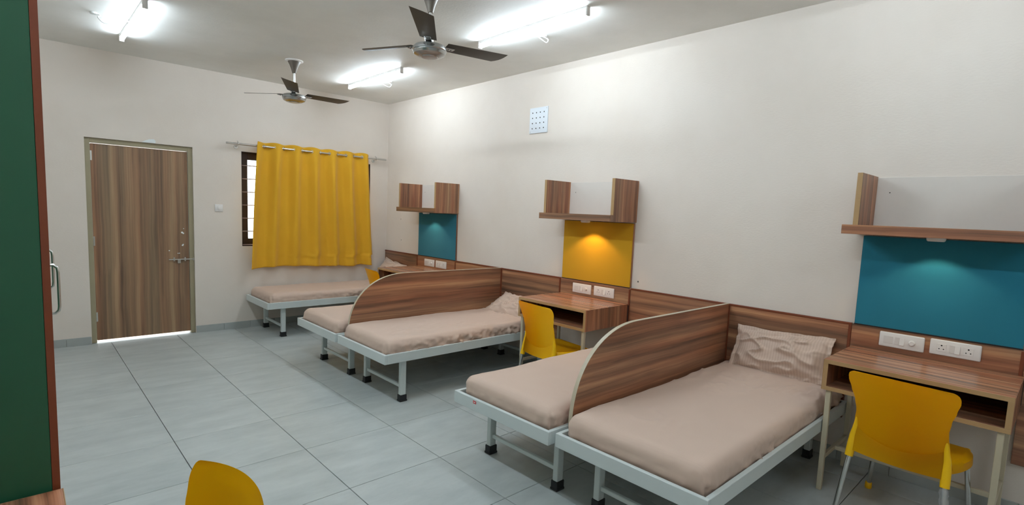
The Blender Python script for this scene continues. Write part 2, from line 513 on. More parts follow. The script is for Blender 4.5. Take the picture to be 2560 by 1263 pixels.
# tower bolt
bolt = thing('door_bolt', 'steel sliding tower bolt', 'x'); del bolt['label']; del bolt['category']; bolt.parent = leaf
b = bm_new()
tube(b, [(-2.785, .032, .882), (-2.545, .032, .884)], .0065, 12)
obj('bolt_rod', b, M['steel'], bolt)
b = bm_new()
for x in (-2.73, -2.62):
    torus(b, (x, .032, .883), .009, .004, (1, 0, 0), 14, 6)
    box(b, x - .008, x + .008, .041, .05, .86, .906, .002)
box(b, -2.700, -2.668, .018, .034, .838, .884, .003)
obj('bolt_bracket', b, M['steel'], bolt)
b = bm_new(); box(b, -2.546, -2.525, .012, .028, .868, .898, .003); obj('bolt_keeper', b, M['steel'], bolt)
b = bm_new()
for x, z, r in ((-2.645, 1.195, .011), (-2.632, 1.185, .009), (-2.642, 1.045, .010), (-2.636, 1.055, .008), (-2.776, .985, .007), (-2.69, .952, .006), (-2.675, .953, .006), (-2.628, 1.24, .005)):
    lathe(b, [(0, 0), (r, 0), (r * .8, .003), (0, .0035)], 9, (x, .0505, z), Matrix.Rotation(PI / 2, 4, 'X'))
obj('plaster_spot', b, M['plaster'], leaf, label='pale filler spots above the bolt')
# plaster blob over the door
b = bm_new()
pts = [(-3.02, 2.184), (-2.985, 2.205), (-2.95, 2.222), (-2.905, 2.228), (-2.888, 2.21), (-2.892, 2.184)]
prism(b, pts, 1, -.004, .002, .0015)
o = obj('plaster_patch', b, M['plaster'], None); tag(o, 'small white plaster patch on the wall above the door', 'patch')

# ------------------------------------------------------------------ window
win = thing('window_1', 'dark brown steel window with a horizontal grille behind the mustard curtain', 'window'); del win['category']; win['kind'] = 'structure'
b = bm_new()
y0, y1, fw = .07, .13, .09
box(b, WX0, WX0 + fw, y0, y1, WZ0, WZ1, .002); box(b, WX1 - fw, WX1, y0, y1, WZ0, WZ1, .002)
box(b, WX0 + fw, WX1 - fw, y0, y1, WZ0, WZ0 + fw, .002); box(b, WX0 + fw, WX1 - fw, y0, y1, WZ1 - fw, WZ1, .002)
for k in (1, 2):
    x = WX0 + (WX1 - WX0) * k / 3
    box(b, x - .03, x + .03, y0 + .005, y1 - .005, WZ0 + fw, WZ1 - fw, .002)
# reveal lining
box(b, WX0, WX0 + .006, .001, y0, WZ0, WZ1); box(b, WX1 - .006, WX1, .001, y0, WZ0, WZ1)
box(b, WX0 + .006, WX1 - .006, .001, y0, WZ1 - .006, WZ1); box(b, WX0 + .006, WX1 - .006, .001, y0, WZ0, WZ0 + .006)
obj('window_frame', b, M['frame_brown'], win)
for k in range(7):
    z = 1.052 + .1625 * k if k else 1.045
    b = bm_new(); tube(b, [(WX0 + .004, .052, z), (WX1 - .004, .052, z)], .006, 8)
    obj('grille_bar', b, M['grille'], win, 180)
for k in range(3):
    xa = WX0 + (WX1 - WX0) * k / 3 + (.09 if k == 0 else .03); xb = WX0 + (WX1 - WX0) * (k + 1) / 3 - (.09 if k == 2 else .03)
    b = bm_new(); box(b, xa, xb, .098, .102, WZ0 + fw, WZ1 - fw); obj('window_pane', b, M['glass'], win)

# ------------------------------------------------------------------ curtain rod and curtain
YR = -.085
rod = thing('curtain_rod', 'thin stainless curtain rod carrying the mustard curtain', 'curtain rod', (-1.14, YR, 2.27))
b = bm_new(); tube(b, [(-1.06, 0, 0), (1.06, 0, 0)], .0125, 16); obj('rod', b, M['steel'], rod, 40)
for s in (-.93, .90):
    b = bm_new()
    torus(b, (s, 0, 0), .017, .005, (1, 0, 0), 16, 8)
    tube(b, [(s, .016, -.004), (s, .05, -.02), (s, .074, -.03)], .006, 8)
    lathe(b, [(0, 0), (.024, 0), (.022, .006), (0, .007)], 16, (s, .084, -.03), Matrix.Rotation(PI / 2, 4, 'X'))
    tube(b, [(s, .0, .016), (s + .004, .012, .03), (s, .03, .034)], .004, 6)
    obj('rod_bracket', b, M['steel'], rod, 40)

PER = .238
def cdepth(x, z):
    t = (2.335 - z) / 1.6
    ph = 2 * PI * (x + 1.594) / PER
    a = (.031 + .016 * min(1, t * 5)) * (1 - .25 * t)
    base = YR + .004 - .012 * t
    pp = ph + .5 * t * math.sin(3 * x + 1)
    d = base - a * (math.cos(pp) + .22 * math.cos(2 * pp + .6) * min(1, t * 4)) - .004
    d += (noise.noise(Vector((x * 3, z * 1.2, 2))) * .022) * t
    d += noise.noise(Vector((x * 14, z * 9, 7))) * .006 * max(0, t - .35) * (1 + 2 * max(0, min(1, (x + 1.1) * 2)))
    w_ = max(0, t - .6) * (1 if x > -1.25 else .4)
    d += .02 * w_ * noise.noise(Vector((x * 9 + z * 8, z * 18 - x * 5, 3)))
    return min(d, -.018)
b = bm_new()
NXc, NZc = 240, 90
grid = []
uvs = []
for i in range(NXc + 1):
    s = i / NXc
    col_ = []
    for j in range(NZc + 1):
        t = j / NZc
        zb = .748 + .03 * math.sin(s * 5.2) * (1 - s) + (.008 if s > .62 else 0) * math.sin(s * 30)
        zt = 2.322 - .008 * math.sin(2 * PI * ((-1.85 + 1.49 * s) + 1.594) / PER)
        z = zt + (zb - zt) * t
        xl = -1.852 - .095 * t ** .7
        xr = -.362 + .092 * t ** 1.3 - (.02 if t > .9 else 0)
        x = xl + (xr - xl) * s
        xx = -1.852 + 1.49 * s
        y = cdepth(xx, z)
        # folded-over right edge and hem relief
        if s > .985: y += .01
        if abs(t - .935) < .006: y += .006
        if abs(s - .705) < .004 and t > .3: y += .006 * t
        col_.append(b.verts.new((x, y, z)))
    grid.append(col_)
for i in range(NXc):
    for j in range(NZc):
        b.faces.new((grid[i][j], grid[i + 1][j], grid[i + 1][j + 1], grid[i][j + 1]))
cur = thing('curtain', 'mustard yellow eyelet curtain covering the window', 'curtain', (0, 0, 0))
o = obj('curtain_cloth', b, M['curtain'], cur, 180)
sm = o.modifiers.new('s', 'SOLIDIFY'); sm.thickness = .0015
for k in range(-1, 6):
    for sgn in (-1, 1):
        x = -1.594 + PER * k + (.064 if sgn > 0 else -.058)
        if x < -1.83 or x > -.37: continue
        bb = bm_new(); torus(bb, (0, 0, 0), .021, .0045, (1, -.75 * sgn, 0), 18, 8)
        obj('eyelet', bb, M['steel'], cur, 180, loc=(x, YR, 2.27))

# ------------------------------------------------------------------ switches, vent
def switch_small():
    t = thing('light_switch', 'small square white switch on the wall between door and window', 'switch', (-2.267, 0, 1.494))
    obj('plate', box(bm_new(), -.044, .044, -.010, 0, -.044, .044, .004, 2), M['plastic'], t, 40)
    obj('rocker', box(bm_new(), -.013, .013, -.015, -.009, -.022, .022, .003, 2), M['plastic'], t, 40)
switch_small()

v = thing('wall_vent', 'white perforated vent plate high on the right wall', 'vent', (0, -3.098, 2.557))
obj('plate', box(bm_new(), -.012, 0, -.130, .130, -.132, .132, .003, 2), M['vent'], v, 40)
for i in range(4):
    for j in range(4):
        bb = bm_new(); lathe(bb, [(0, 0), (.0065, 0), (.0065, .002), (0, .002)], 10, (0, 0, 0), Matrix.Rotation(-PI / 2, 4, 'Y'))
        obj('vent_hole', bb, M['black'], v, loc=(-.0112, .086 - .055 * i, .080 - .054 * j))
for (y, z) in ((.114, -.115), (-.114, .116)):
    bb = bm_new(); lathe(bb, [(0, 0), (.0055, 0), (.004, .003), (0, .003)], 10, (0, 0, 0), Matrix.Rotation(-PI / 2, 4, 'Y'))
    obj('screw', bb, M['steel'], v, loc=(-.012, y, z))

# ------------------------------------------------------------------ wall panelling (headboards)
HB = .950
BAY = [0.0, -.885, -1.757, -2.638, -3.530, -4.372, -5.250, -6.112, -6.945, -7.83]
LAB = {0: 'walnut headboard panel in the far corner behind the first bed', 1: 'walnut wall panel behind the farthest desk',
       2: 'walnut headboard panel between the farthest desk and the far divider', 3: 'walnut headboard panel between the far divider and the middle desk',
       4: 'walnut wall panel behind the middle desk', 5: 'walnut headboard panel between the middle desk and the near divider',
       6: 'walnut headboard panel behind the striped upright pillow', 7: 'walnut wall panel behind the nearest desk', 8: 'walnut headboard panel beyond the nearest desk at the right edge'}
for i in range(9):
    ya, yb = BAY[i + 1], BAY[i]
    t = thing('headboard_panel', LAB[i], 'wall panel', (-.002, (ya + yb) / 2, 0), 0, 'walnut panels along the right wall')
    h = (yb - ya) / 2
    zl = .30 if i not in (1, 4, 7) else .60
    obj('board', box(bm_new(), -.020, 0, -h + .001, h - .001, zl, HB - .004, .001), M['wood_y'], t)
    if i not in (1, 4, 7):
        obj('top_beading', box(bm_new(), -.024, 0, -h, h, HB - .014, HB, .002), M['red'], t)
    obj('side_beading', box(bm_new(), -.0245, -.018, -h, -h + .017, zl, HB - .012, .0015), M['red'], t)

# ------------------------------------------------------------------ pinboards and shelves
def pinboard(i, mat, label, ztop):
    ya, yb = BAY[i + 1], BAY[i]
    t = thing('pinboard', label, 'pinboard', (0, (ya + yb) / 2, 0), 0, 'felt pinboards over the desks')
    h = (yb - ya) / 2
    obj('felt_face', box(bm_new(), -.024, -.018, -h + .012, h - .014, HB + .003, ztop, .0015), mat, t)
    obj('backing_board', box(bm_new(), -.018, 0, -h + .008, h - .012, HB + .001, ztop, .001), M['wood_z'], t)
    obj('bottom_rail', box(bm_new(), -.0255, -.018, -h + .01, h - .012, HB - .003, HB + .003, .001), M['rubber'], t)
pinboard(1, M['felt_blue'], 'teal felt pinboard over the farthest desk', 1.53)
pinboard(4, M['felt_yellow'], 'mustard felt pinboard glowing under its lamp over the middle desk', 1.53)
pinboard(7, M['felt_blue'], 'large teal felt pinboard over the nearest desk', 1.53)

SD = .352
def shelf(i, label):
    ya, yb = BAY[i + 1], BAY[i]
    yb -= .0 
    t = thing('wall_shelf', label, 'shelf', (0, (ya + yb) / 2, 0), 0, 'U-shaped wall shelves')
    h = (yb - ya) / 2
    zb, zm, zt = 1.541, 1.597, 1.908
    # shelf board, left end reaches slightly past the pinboard
    obj('shelf_board', box(bm_new(), -SD, -.004, -h + .028, h + .03, zb, zm, .0012), M['wood_y'], t)
    # right upright, full height
    obj('upright', box(bm_new(), -SD + .0, -.001, -h - .004, -h + .026, zb - .001, zt, .001), M['wood_z'], t)
    obj('edge_band', box(bm_new(), -SD - .002, -SD, -h - .004, -h + .026, zm + .001, zt, .0006), M['band'], t)
    # left upright, stands on the board set in from its end
    obj('upright', box(bm_new(), -SD + .006, -.001, h - .054, h - .026, zm, zt, .001), M['wood_z'], t)
    obj('edge_band', box(bm_new(), -SD + .004, -SD + .006, h - .054, h - .026, zm, zt, .0006), M['band'], t)
    obj('back_panel', box(bm_new(), -.006, 0, -h + .026, h - .054, zm, zt - .004, .001), M['shelfback'], t)
    bb = bm_new(); lathe(bb, [(0, 0), (.0035, 0), (.003, .002), (0, .002)], 8, (-.006, h - .125, zm + .21), Matrix.Rotation(-PI / 2, 4, 'Y'))
    obj('screw', bb, M['black'], t)
    return t
shelf(1, 'U-shaped walnut shelf over the farthest teal pinboard')
shelf(4, 'U-shaped walnut shelf over the mustard pinboard')
shelf(7, 'U-shaped walnut shelf over the nearest teal pinboard')

def puck(y, label, power, col, mat, ang):
    t = thing('shelf_lamp', label, 'lamp', (-.175, y, 1.541), 0, 'puck lamps under the shelves')
    obj('lamp_body', lathe(bm_new(), [(0, 0), (.046, 0), (.044, -.016), (.038, -.022), (.033, -.018), (0, -.018)], 28), M['plastic'], t, 40)
    obj('lamp_lens', lathe(bm_new(), [(0, -.0185), (.033, -.0185), (.031, -.0215), (0, -.0225)], 28), mat, t, 40)
    ld = bpy.data.lights.new('lamp_light', 'SPOT')
    ld.energy = power; ld.color = col; ld.spot_size = R(ang); ld.spot_blend = .35; ld.shadow_soft_size = .02
    lo = bpy.data.objects.new('lamp_light', ld); COL.objects.link(lo); lo.parent = t; lo.location = (0, 0, -.028)
puck(-1.30, 'dim puck lamp under the farthest shelf', 4, (1, .86, .6), M['puck_dim'], 118)
puck(-3.935, 'glowing puck lamp under the middle shelf', 9, (1, .62, .28), M['puck'], 118)
puck(-6.52, 'white puck lamp under the nearest shelf', 4, (1, .86, .6), M['puck_dim'], 118)

# ------------------------------------------------------------------ switch plates on the panelling
def plate_box(bb, w, h, d):
    box(bb, -d, 0, -w / 2, w / 2, -h / 2, h / 2, .007, 3)
def rocker(t, y, two=True, flip=False):
    # one switch rocker: pressed half (shade painted in as grey) and raised half
    obj('rocker', box(bm_new(), -.0135, -.009, y, y + .024, -.023, .023, .001), M['plastic_grey'], t)
    bb = bm_new()
    prism(bb, [(-.009, -.023), (-.0195, -.023), (-.0135, .023), (-.009, .023)], 1, y - .024, y, .0006)
    obj('rocker', bb, M['plastic'], t)
def sock(t, y):
    obj('socket_face', box(bm_new(), -.0125, -.009, y - .023, y + .023, -.023, .023, .001), M['plastic'], t)
    for k, (dy, dz, r) in enumerate(((0, .013, .0042), (-.0105, -.008, .0032), (.0105, -.008, .0032))):
        obj('socket_hole', lathe(bm_new(), [(0, 0), (r, 0), (r, .0008), (0, .0008)], 12, (-.0124, y + dy, dz), Matrix.Rotation(-PI / 2, 4, 'Y')), M['black'], t)
def plate_a(y, z, label):
    t = thing('switch_plate', label, 'switch', (-.020, y, z), 0, 'white switch plates over the desks')
    bb = bm_new(); plate_box(bb, .232, .094, .0115); obj('plate', bb, M['plastic'], t, 40)
    obj('blank_cover', box(bm_new(), -.013, -.009, .043, .091, -.023, .023, .001), M['plastic_grey'], t)
    rocker(t, .008)
    obj('dimmer_knob', lathe(bm_new(), [(0, .016), (.012, .016), (.0135, .012), (.0150, .011), (.0165, .004), (.0165, 0), (0, 0)], 24, (-.010, -.055, 0), Matrix.Rotation(-PI / 2, 4, 'Y')), M['plastic'], t, 40)
    return t
def plate_b(y, z, label):
    t = thing('socket_plate', label, 'socket', (-.020, y, z), 0, 'white socket plates over the desks')
    bb = bm_new(); plate_box(bb, .236, .094, .0115); obj('plate', bb, M['plastic'], t, 40)
    sock(t, .062); rocker(t, 0); sock(t, -.062)
    return t
plate_a(-1.180, .867, 'white switch plate on the panel behind the farthest desk')
plate_b(-1.447, .867, 'white socket plate on the panel behind the farthest desk')
plate_a(-3.813, .871, 'white switch plate below the mustard pinboard')
plate_b(-4.080, .873, 'white twin-socket plate below the mustard pinboard')
plate_a(-6.388, .882, 'white switch plate with dimmer knob over the nearest desk')
plate_b(-6.648, .887, 'white twin-socket plate over the nearest desk')

# ------------------------------------------------------------------ desks
def desk(y0, y1, xf, zt, label, group='walnut box desks'):
    """y0 > y1: left and right ends seen from the room"""
    yc = (y0 + y1) / 2; h = (y0 - y1) / 2
    t = thing('study_desk', label, 'desk', (0, yc, 0), 0, group)
    th, D = .024, .182
    zb = zt - D
    xb = -.026
    obj('desk_top', box(bm_new(), xf + .002, xb, -h, h, zt - th, zt, .001), M['wood_top'], t)
    obj('bottom_board', box(bm_new(), xf + .002, xb, -h + th, h - th, zb, zb + th, .001), M['wood_y'], t)
    for s in (-1, 1):
        a, c = sorted((s * h, s * (h - th)))
        sb_ = box(bm_new(), xf + .002, xb, a, c, zb, zt - th, .001)
        a2, c2 = sorted((s * h, s * (h + .0015)))
        box(sb_, xf + .0005, xb, a2, c2, zb, zt - .0003)
        obj('side_board', sb_, M['wood_z'], t)
    obj('back_board', box(bm_new(), xb - .014, xb, -h + th, h - th, zb + th, zt - th), M['rubber'], t)  # shade inside the desk box put into the board's black colour
    obj('edge_band', box(bm_new(), xf, xf + .002, -h, h, zt - th, zt, .0005), M['band'], t)
    obj('edge_band', box(bm_new(), xf, xf + .002, -h, h, zb, zb + th, .0005), M['band'], t)
    for s in (-1, 1):
        a, c = sorted((s * h, s * (h - th)))
        obj('edge_band', box(bm_new(), xf, xf + .002, a, c, zb + th, zt - th, .0005), M['band'], t)
    q = .0135
    for s in (-1, 1):
        yy = s * (h - .034)
        for x in (xf + .03, xb - .06):
            l = obj('leg', box(bm_new(), x - q, x + q, yy - q, yy + q, .0, zb, .002), M['cream'], t)
        obj('stretcher', box(bm_new(), xf + .03 + q, xb - .06 - q, yy - .01, yy + .01, .19, .215, .002), M['cream'], t)
    obj('stretcher', box(bm_new(), -.352, -.328, -h + .04, h - .04, .19, .215, .002), M['cream'], t)
    # steel bracket to the wall
    obj('wall_bracket', box(bm_new(), xb - .012, xb + .0, -h - .004, -h, zt - .16, zt - .01, .001), M['rubber'], t)
    return t
desk(-.905, -1.708, -.640, .802, 'walnut desk box on cream legs beside the first bed in the far corner')
desk(-3.560, -4.362, -.632, .802, 'walnut desk below the mustard pinboard, between two beds')
desk(-6.128, -6.952, -.590, .802, 'walnut desk below the large teal pinboard at right')

ld_ = desk(-5.292, -6.148, -.640, .802, 'walnut desk in the bottom left corner below the green wardrobe side')
ld_.location.x = XL; ld_.rotation_euler.z = PI

# ------------------------------------------------------------------ dividers
def divider(y, xe, label):
    t = thing('bed_divider', label, 'divider', (0, y, 0), 0, 'curved walnut bed dividers')
    out = [(-.024, .30), (-.024, HB)]
    # straight top then a curve down to the foot
    x1 = -1.27
    out.append((x1, HB + .004))
    n = 22
    ax, az = (x1 - xe), HB + .004 - .42
    for k in range(1, n + 1):
        a = PI / 2 * k / n
        out.append((x1 - ax * math.sin(a) ** .92, .42 + az * math.cos(a) ** .86))
    out.append((xe, .30))
    b_ = bm_new(); prism(b_, out, 1, -.0115, .0115)
    obj('board', b_, M['wood_x'], t)
    # pale edging following the top and the curve
    b_ = bm_new()
    e = out[1:-1]
    ring = []
    for k, p in enumerate(e):
        a = Vector(e[max(0, k - 1)]); c = Vector(e[min(len(e) - 1, k + 1)])
        d = (c - a).normalized(); nrm = Vector((d.y, -d.x))
        if nrm.y < 0 and k < 4: nrm = -nrm
        if k >= 4 and nrm.x > 0: nrm = -nrm
        q = Vector(p) + nrm * .0025
        ring.append([b_.verts.new((p[0], -.0122, p[1])), b_.verts.new((q.x, -.0122, q.y)), b_.verts.new((q.x, .0122, q.y)), b_.verts.new((p[0], .0122, p[1]))])
    for k in range(len(ring) - 1):
        for j in range(4):
            b_.faces.new((ring[k][j], ring[k][(j + 1) % 4], ring[k + 1][(j + 1) % 4], ring[k + 1][j]))
    b_.faces.new(ring[0]); b_.faces.new(ring[-1])
    obj('edge_band', b_, M['band_light'], t)
    obj('corner_beading', box(bm_new(), -.034, -.0245, -.0205, -.012, .44, HB - .008, .002), M['red'], t)
divider(-2.612, -1.868, 'curved walnut divider between the two middle beds, the farther one')
divider(-5.2725, -1.856, 'curved walnut divider between the two near beds, the nearer one')

# ------------------------------------------------------------------ beds
def bed(y0, y1, xf, legy, label, seed):
    """frame y0 > y1, foot at x = xf"""
    yc = (y0 + y1) / 2; h = (y0 - y1) / 2
    t = thing('bed', label, 'bed', (0, yc, 0), 0, 'pale grey steel beds')
    zt, zl = .427, .351
    xh = -.045
    w_ = .005
    b_ = bm_new()
    # angle-iron rails: outer skirt and inner ledge
    rw = .024
    box(b_, xf, xf + rw, -h, h, zl, zt, .003, 2)
    box(b_, xh - rw, xh, -h, h, zl, zt, .003, 2)
    box(b_, xf + rw, xh - rw, h - rw, h, zl, zt, .003, 2)
    box(b_, xf + rw, xh - rw, -h, -h + rw, zl, zt, .003, 2)
    fr = obj('frame', b_, M['paint'], t)
    b_ = bm_new()
    box(b_, xf + rw, xh - rw, -h + rw, h - rw, zl + .004, zl + .012)
    obj('base_sheet', b_, M['paint'], t)
    for lx in (xf + .205, xh - .095):
        for ly in legy:
            l = obj('leg', box(bm_new(), lx - .025, lx + .025, ly - yc - .0185, ly - yc + .0185, .03, zl, .003), M['paint'], t)
            bb = bm_new()
            box(bb, lx - .031, lx + .031, ly - yc - .0245, ly - yc + .0245, .012, .056, .004, 2)
            box(bb, lx - .034, lx + .034, ly - yc - .0275, ly - yc + .0275, 0, .014, .004, 2)
            obj('rubber_foot', bb, M['rubber'], l)
        a, c = sorted(legy)
        obj('crossbar', box(bm_new(), lx - .012, lx + .012, a - yc + .0185, c - yc - .0185, .108, .134, .003), M['paint'], t)
    return t
def mattress(x0, x1, y0, y1, label, seed, wrk=1.0, ztop=.530):
    """x0 foot .. x1 head, y0 < y1"""
    L, W = x1 - x0, y1 - y0
    zb = .366
    nx, ny, nz = int(L / .0155), int(W / .0155), 11
    vid = {}
    b_ = bm_new()
    r = .055
    so = seed * 13.7
    cx, cy = (x0 + x1) / 2, (y0 + y1) / 2
    def disp(p):
        x, y, z = p
        ix = clampi(x, x0 + r, x1 - r); iy = clampi(y, y0 + r, y1 - r); iz = clampi(z, zb + .006, ztop - r)
        inner = Vector((ix, iy, iz)); d = Vector(p) - inner
        n = d.copy()
        if abs(d.z) > 1e-9 and d.z < 0: rr_ = d.length
        if d.length > 1e-9:
            # round the corners in plan and the top rim
            mx = max(abs(d.x), abs(d.y), abs(d.z))
            if z >= iz - 1e-9:
                q = inner + d.normalized() * (r * mx / r)
            else:
                dd = Vector((d.x, d.y, 0))
                q = Vector((ix, iy, z)) + (dd.normalized() * max(abs(d.x), abs(d.y)) if dd.length > 1e-9 else dd)
            n = d.normalized()
        else:
            q = Vector(p); n = Vector((0, 0, 1))
        u = (q.x - x0); v_ = (q.y - y0)
        out = Vector(q)
        top = z > ztop - 1e-6
        hh = (z - zb) / (ztop - zb)
        side = max(0, 1 - hh)
        P3 = Vector((q.x + so, q.y + so * .3, q.z))
        if top or hh > .7:
            w1 = noise.noise(P3 * 2.3) * .007 + noise.noise(P3 * 6) * .0035
            # soft creases
            c1 = noise.noise(Vector((P3.x * 6 + P3.y * 3, P3.y * 15 - P3.x * 4, so)))
            c1 = (1 - abs(c1) * 2.2); c1 = max(0, c1) ** 3
            m1 = max(0, noise.noise(P3 * 1.7 + Vector((5, 1, 0)))) 
            hd = max(0, 1 - (x1 - q.x) / .6)
            out.z += (w1 * 1.1 + c1 * .011 * (m1 * 1.8 + hd * .9) * wrk) * min(1, max(0, (hh - .6) / .4))
        if hh < .98:
            onlong = abs(n.y) > .6; onfoot = n.x < -.6
            s_ = q.x if onlong else q.y
            env = .35 + 1.1 * max(0, min(1, .5 + 1.3 * noise.noise(Vector((s_ * 2.2, so, 1)))))
            A = (.22 if onfoot else env) * wrk
            dg = 1 if noise.noise(Vector((s_ * 1.4, so + 8, 0))) > 0 else -1
            q1 = noise.noise(Vector((s_ * 10 + hh * 5, hh * 2.2 - s_ * 2, so + (3 if n.y < 0 else 9))))
            q2 = noise.noise(Vector((s_ * 22 - hh * 7, hh * 4 + s_ * 3, so + 14)))
            f1 = max(0, 1 - abs(q1) * 3.4) ** 1.6
            f2 = max(0, 1 - abs(q2) * 3.0) ** 1.6
            k = min(1, side * 2.2) * (1 if side < .85 else (1 - side) / .15 * .7 + .3)
            amp = (.020 * f1 + .012 * f2 - .008) * k * A
            if onfoot: amp += .006 * max(0, 1 - abs(hh - .42 - .10 * noise.noise(Vector((q.y * 2, so, 0)))) * 16)
            # bulge then tuck under
            tuck = -.018 * max(0, .32 - hh) / .32
            out += Vector((n.x, n.y, 0)) * (amp + tuck + .004 * math.sin(hh * PI))
            # gathered corners
            ccx = min(abs(q.x - x0), abs(q.x - x1)); ccy = min(abs(q.y - y0), abs(q.y - y1))
            cd = math.hypot(ccx, ccy)
            if cd < .14:
                g = (1 - cd / .14)
                ang = math.atan2(n.y, n.x) + (q.x + q.y) * 9
                out += Vector((n.x, n.y, 0)) * (math.sin(ang * 9 + hh * 3) * .010 * g * (side + .1) * 1.5 * wrk)
        return out
    def V(i, j, k):
        key = (i, j, k)
        if key not in vid:
            tz = k / nz
            p = (x0 + L * i / nx, y0 + W * j / ny, zb + (ztop - zb) * tz)
            vid[key] = b_.verts.new(disp(p))
        return vid[key]
    for i in range(nx):
        for j in range(ny):
            b_.faces.new((V(i, j, nz), V(i + 1, j, nz), V(i + 1, j + 1, nz), V(i, j + 1, nz)))
    for k in range(nz):
        for i in range(nx):
            b_.faces.new((V(i, 0, k), V(i + 1, 0, k), V(i + 1, 0, k + 1), V(i, 0, k + 1)))
            b_.faces.new((V(i + 1, ny, k), V(i, ny, k), V(i, ny, k + 1), V(i + 1, ny, k + 1)))
        for j in range(ny):
            b_.faces.new((V(0, j + 1, k), V(0, j, k), V(0, j, k + 1), V(0, j + 1, k + 1)))
            b_.faces.new((V(nx, j, k), V(nx, j + 1, k), V(nx, j + 1, k + 1), V(nx, j, k + 1)))
    t = thing('mattress', label, 'mattress', (0, 0, 0), 0, 'mattresses in beige sheets')
    obj('fitted_sheet', b_, M['sheet'], t, 180)
    obj('underside', box(bm_new(), x0 + .03, x1 - .03, y0 + .03, y1 - .03, zb - .002, zb + .03, .004), M['foam'], t)

beds = [
    (-.030, -.800, -1.978, (-.118, -.716), 'bed under the mustard curtain, along the far wall', 'mattress under the curtain'),
    (-1.722, -2.594, -1.990, (-1.905, -2.510), 'bed on the far side of the farther curved divider', 'mattress just beyond the farther divider'),
    (-2.630, -3.470, -1.980, (-2.800, -3.402), 'bed on the near side of the farther curved divider, beside the middle desk', 'mattress between farther divider and middle desk'),
    (-4.425, -5.259, -2.015, (-4.572, -5.163), 'bed with a red sticker on its frame, beyond the nearer curved divider', 'mattress of the bed with the red sticker'),
    (-5.286, -6.142, -1.990, (-5.440, -5.960), 'nearest bed, with the upright striped pillow', 'nearest mattress, below the upright striped pillow'),
]
for k, (a, c, xf, lg, lab, ml) in enumerate(beds):
    bed(a, c, xf, lg, lab, k)
    mattress(xf + .045, -.055, c + .034, a - .030, 'beige sheeted ' + ml, k + 1, wrk=(1.1, 1, 1.25, .9, 1.0)[k], ztop=(.528, .528, .53, .53, .532)[k])
o = obj('sticker', box(bm_new(), -2.0165, -2.0145, -4.648, -4.618, .398, .415, .0004), M['sticker'])
tag(o, 'small red maker sticker on the foot rail of a bed', 'sticker')
o2 = obj('sticker_print', box(bm_new(), -2.0170, -2.0164, -4.644, -4.622, .404, .409, .0002), M['plastic'], o)

# ------------------------------------------------------------------ pillows
def pillow(loc, rot, L, W, T_, label, seed, crease=1.0, sag=0):
    b_ = bm_new(); nx, ny = 84, 54
    uvl = b_.loops.layers.uv.new('UVMap')
    so = seed * 7.3
    fl = .028
    def pt(u, v, s):
        # u,v in -1..1
        au, av = abs(u), abs(v)
        x = u * L / 2; y = v * W / 2
        # pinched sides
        x *= 1 - .05 * (1 - av ** 2); y *= 1 - .06 * (1 - au ** 2)
        fu = 1 - fl / (L / 2); fv = 1 - fl / (W / 2)
        e = 0
        if au < fu and av < fv:
            e = (1 - (au / fu) ** 2.6) ** .55 * (1 - (av / fv) ** 2.4) ** .55
        z = s * (e * T_ / 2 + .0015)
        P3 = Vector((x * 1.0 + so, y, so))
        c1 = noise.noise(Vector((P3.x * 7 + P3.y * 9, P3.y * 16 - P3.x * 5, so)))
        c1 = max(0, 1 - abs(c1) * 2.4) ** 2
        c2 = noise.noise(P3 * 9)
        c3 = noise.noise(Vector((x * 5, y * 5, so + 3)))
        z += s * (c1 * .016 * crease + c2 * .006 * crease) * (.3 + e) + c3 * .012
        if e == 0: z += noise.noise(Vector((u * 6, v * 6, so))) * .016
        x += noise.noise(Vector((x * 6, y * 6, so + 11))) * .008
        y += noise.noise(Vector((x * 6, y * 6, so + 17))) * .010
        z += sag * (x / (L / 2)) ** 2
        return Vector((x, y, z))
    top = [[b_.verts.new(pt(-1 + 2 * i / nx, -1 + 2 * j / ny, 1)) for j in range(ny + 1)] for i in range(nx + 1)]
    bot = [[b_.verts.new(pt(-1 + 2 * i / nx, -1 + 2 * j / ny, -1)) if 0 < i < nx and 0 < j < ny else top[i][j] for j in range(ny + 1)] for i in range(nx + 1)]
    for i in range(nx):
        for j in range(ny):
            for g, rev in ((top, False), (bot, True)):
                q = [(i, j), (i + 1, j), (i + 1, j + 1), (i, j + 1)]
                if rev: q.reverse()
                try: f = b_.faces.new([g[a][c] for a, c in q])
                except ValueError: continue
                for lp, (a, c) in zip(f.loops, q): lp[uvl].uv = (a / nx * L * 1.6, c / ny)
    o = obj('pillow', b_, M['pillow'], None, 180)
    o.matrix_world = Matrix.Translation(loc) @ rot
    return tag(o, label, 'pillow', 'striped beige pillows')
# local x = length (world y), local y = up the headboard
def lean(tilt, yaw=0, twist=0):
    m = Matrix(((0, math.cos(tilt), -math.sin(tilt)), (-1, 0, 0), (0, math.sin(tilt), math.cos(tilt)))).to_4x4()
    return Matrix.Rotation(yaw, 4, 'Z') @ m @ Matrix.Rotation(twist, 4, 'Z')
pillow(Vector((-.128, -5.715, .668)), lean(R(63), 0, R(2)), .665, .345, .12, 'crumpled striped pillow leaning upright on the nearest headboard', 2, 1.7)
pillow(Vector((-.232, -3.06, .598)), lean(R(27), 0, 0), .64, .40, .09, 'slumped pillow lying beside the middle desk', 5, 1.2)
pillow(Vector((-.175, -.385, .672)), lean(R(52), 0, R(-7)), .66, .36, .11, 'pale pillow propped in the far corner', 8, .9)

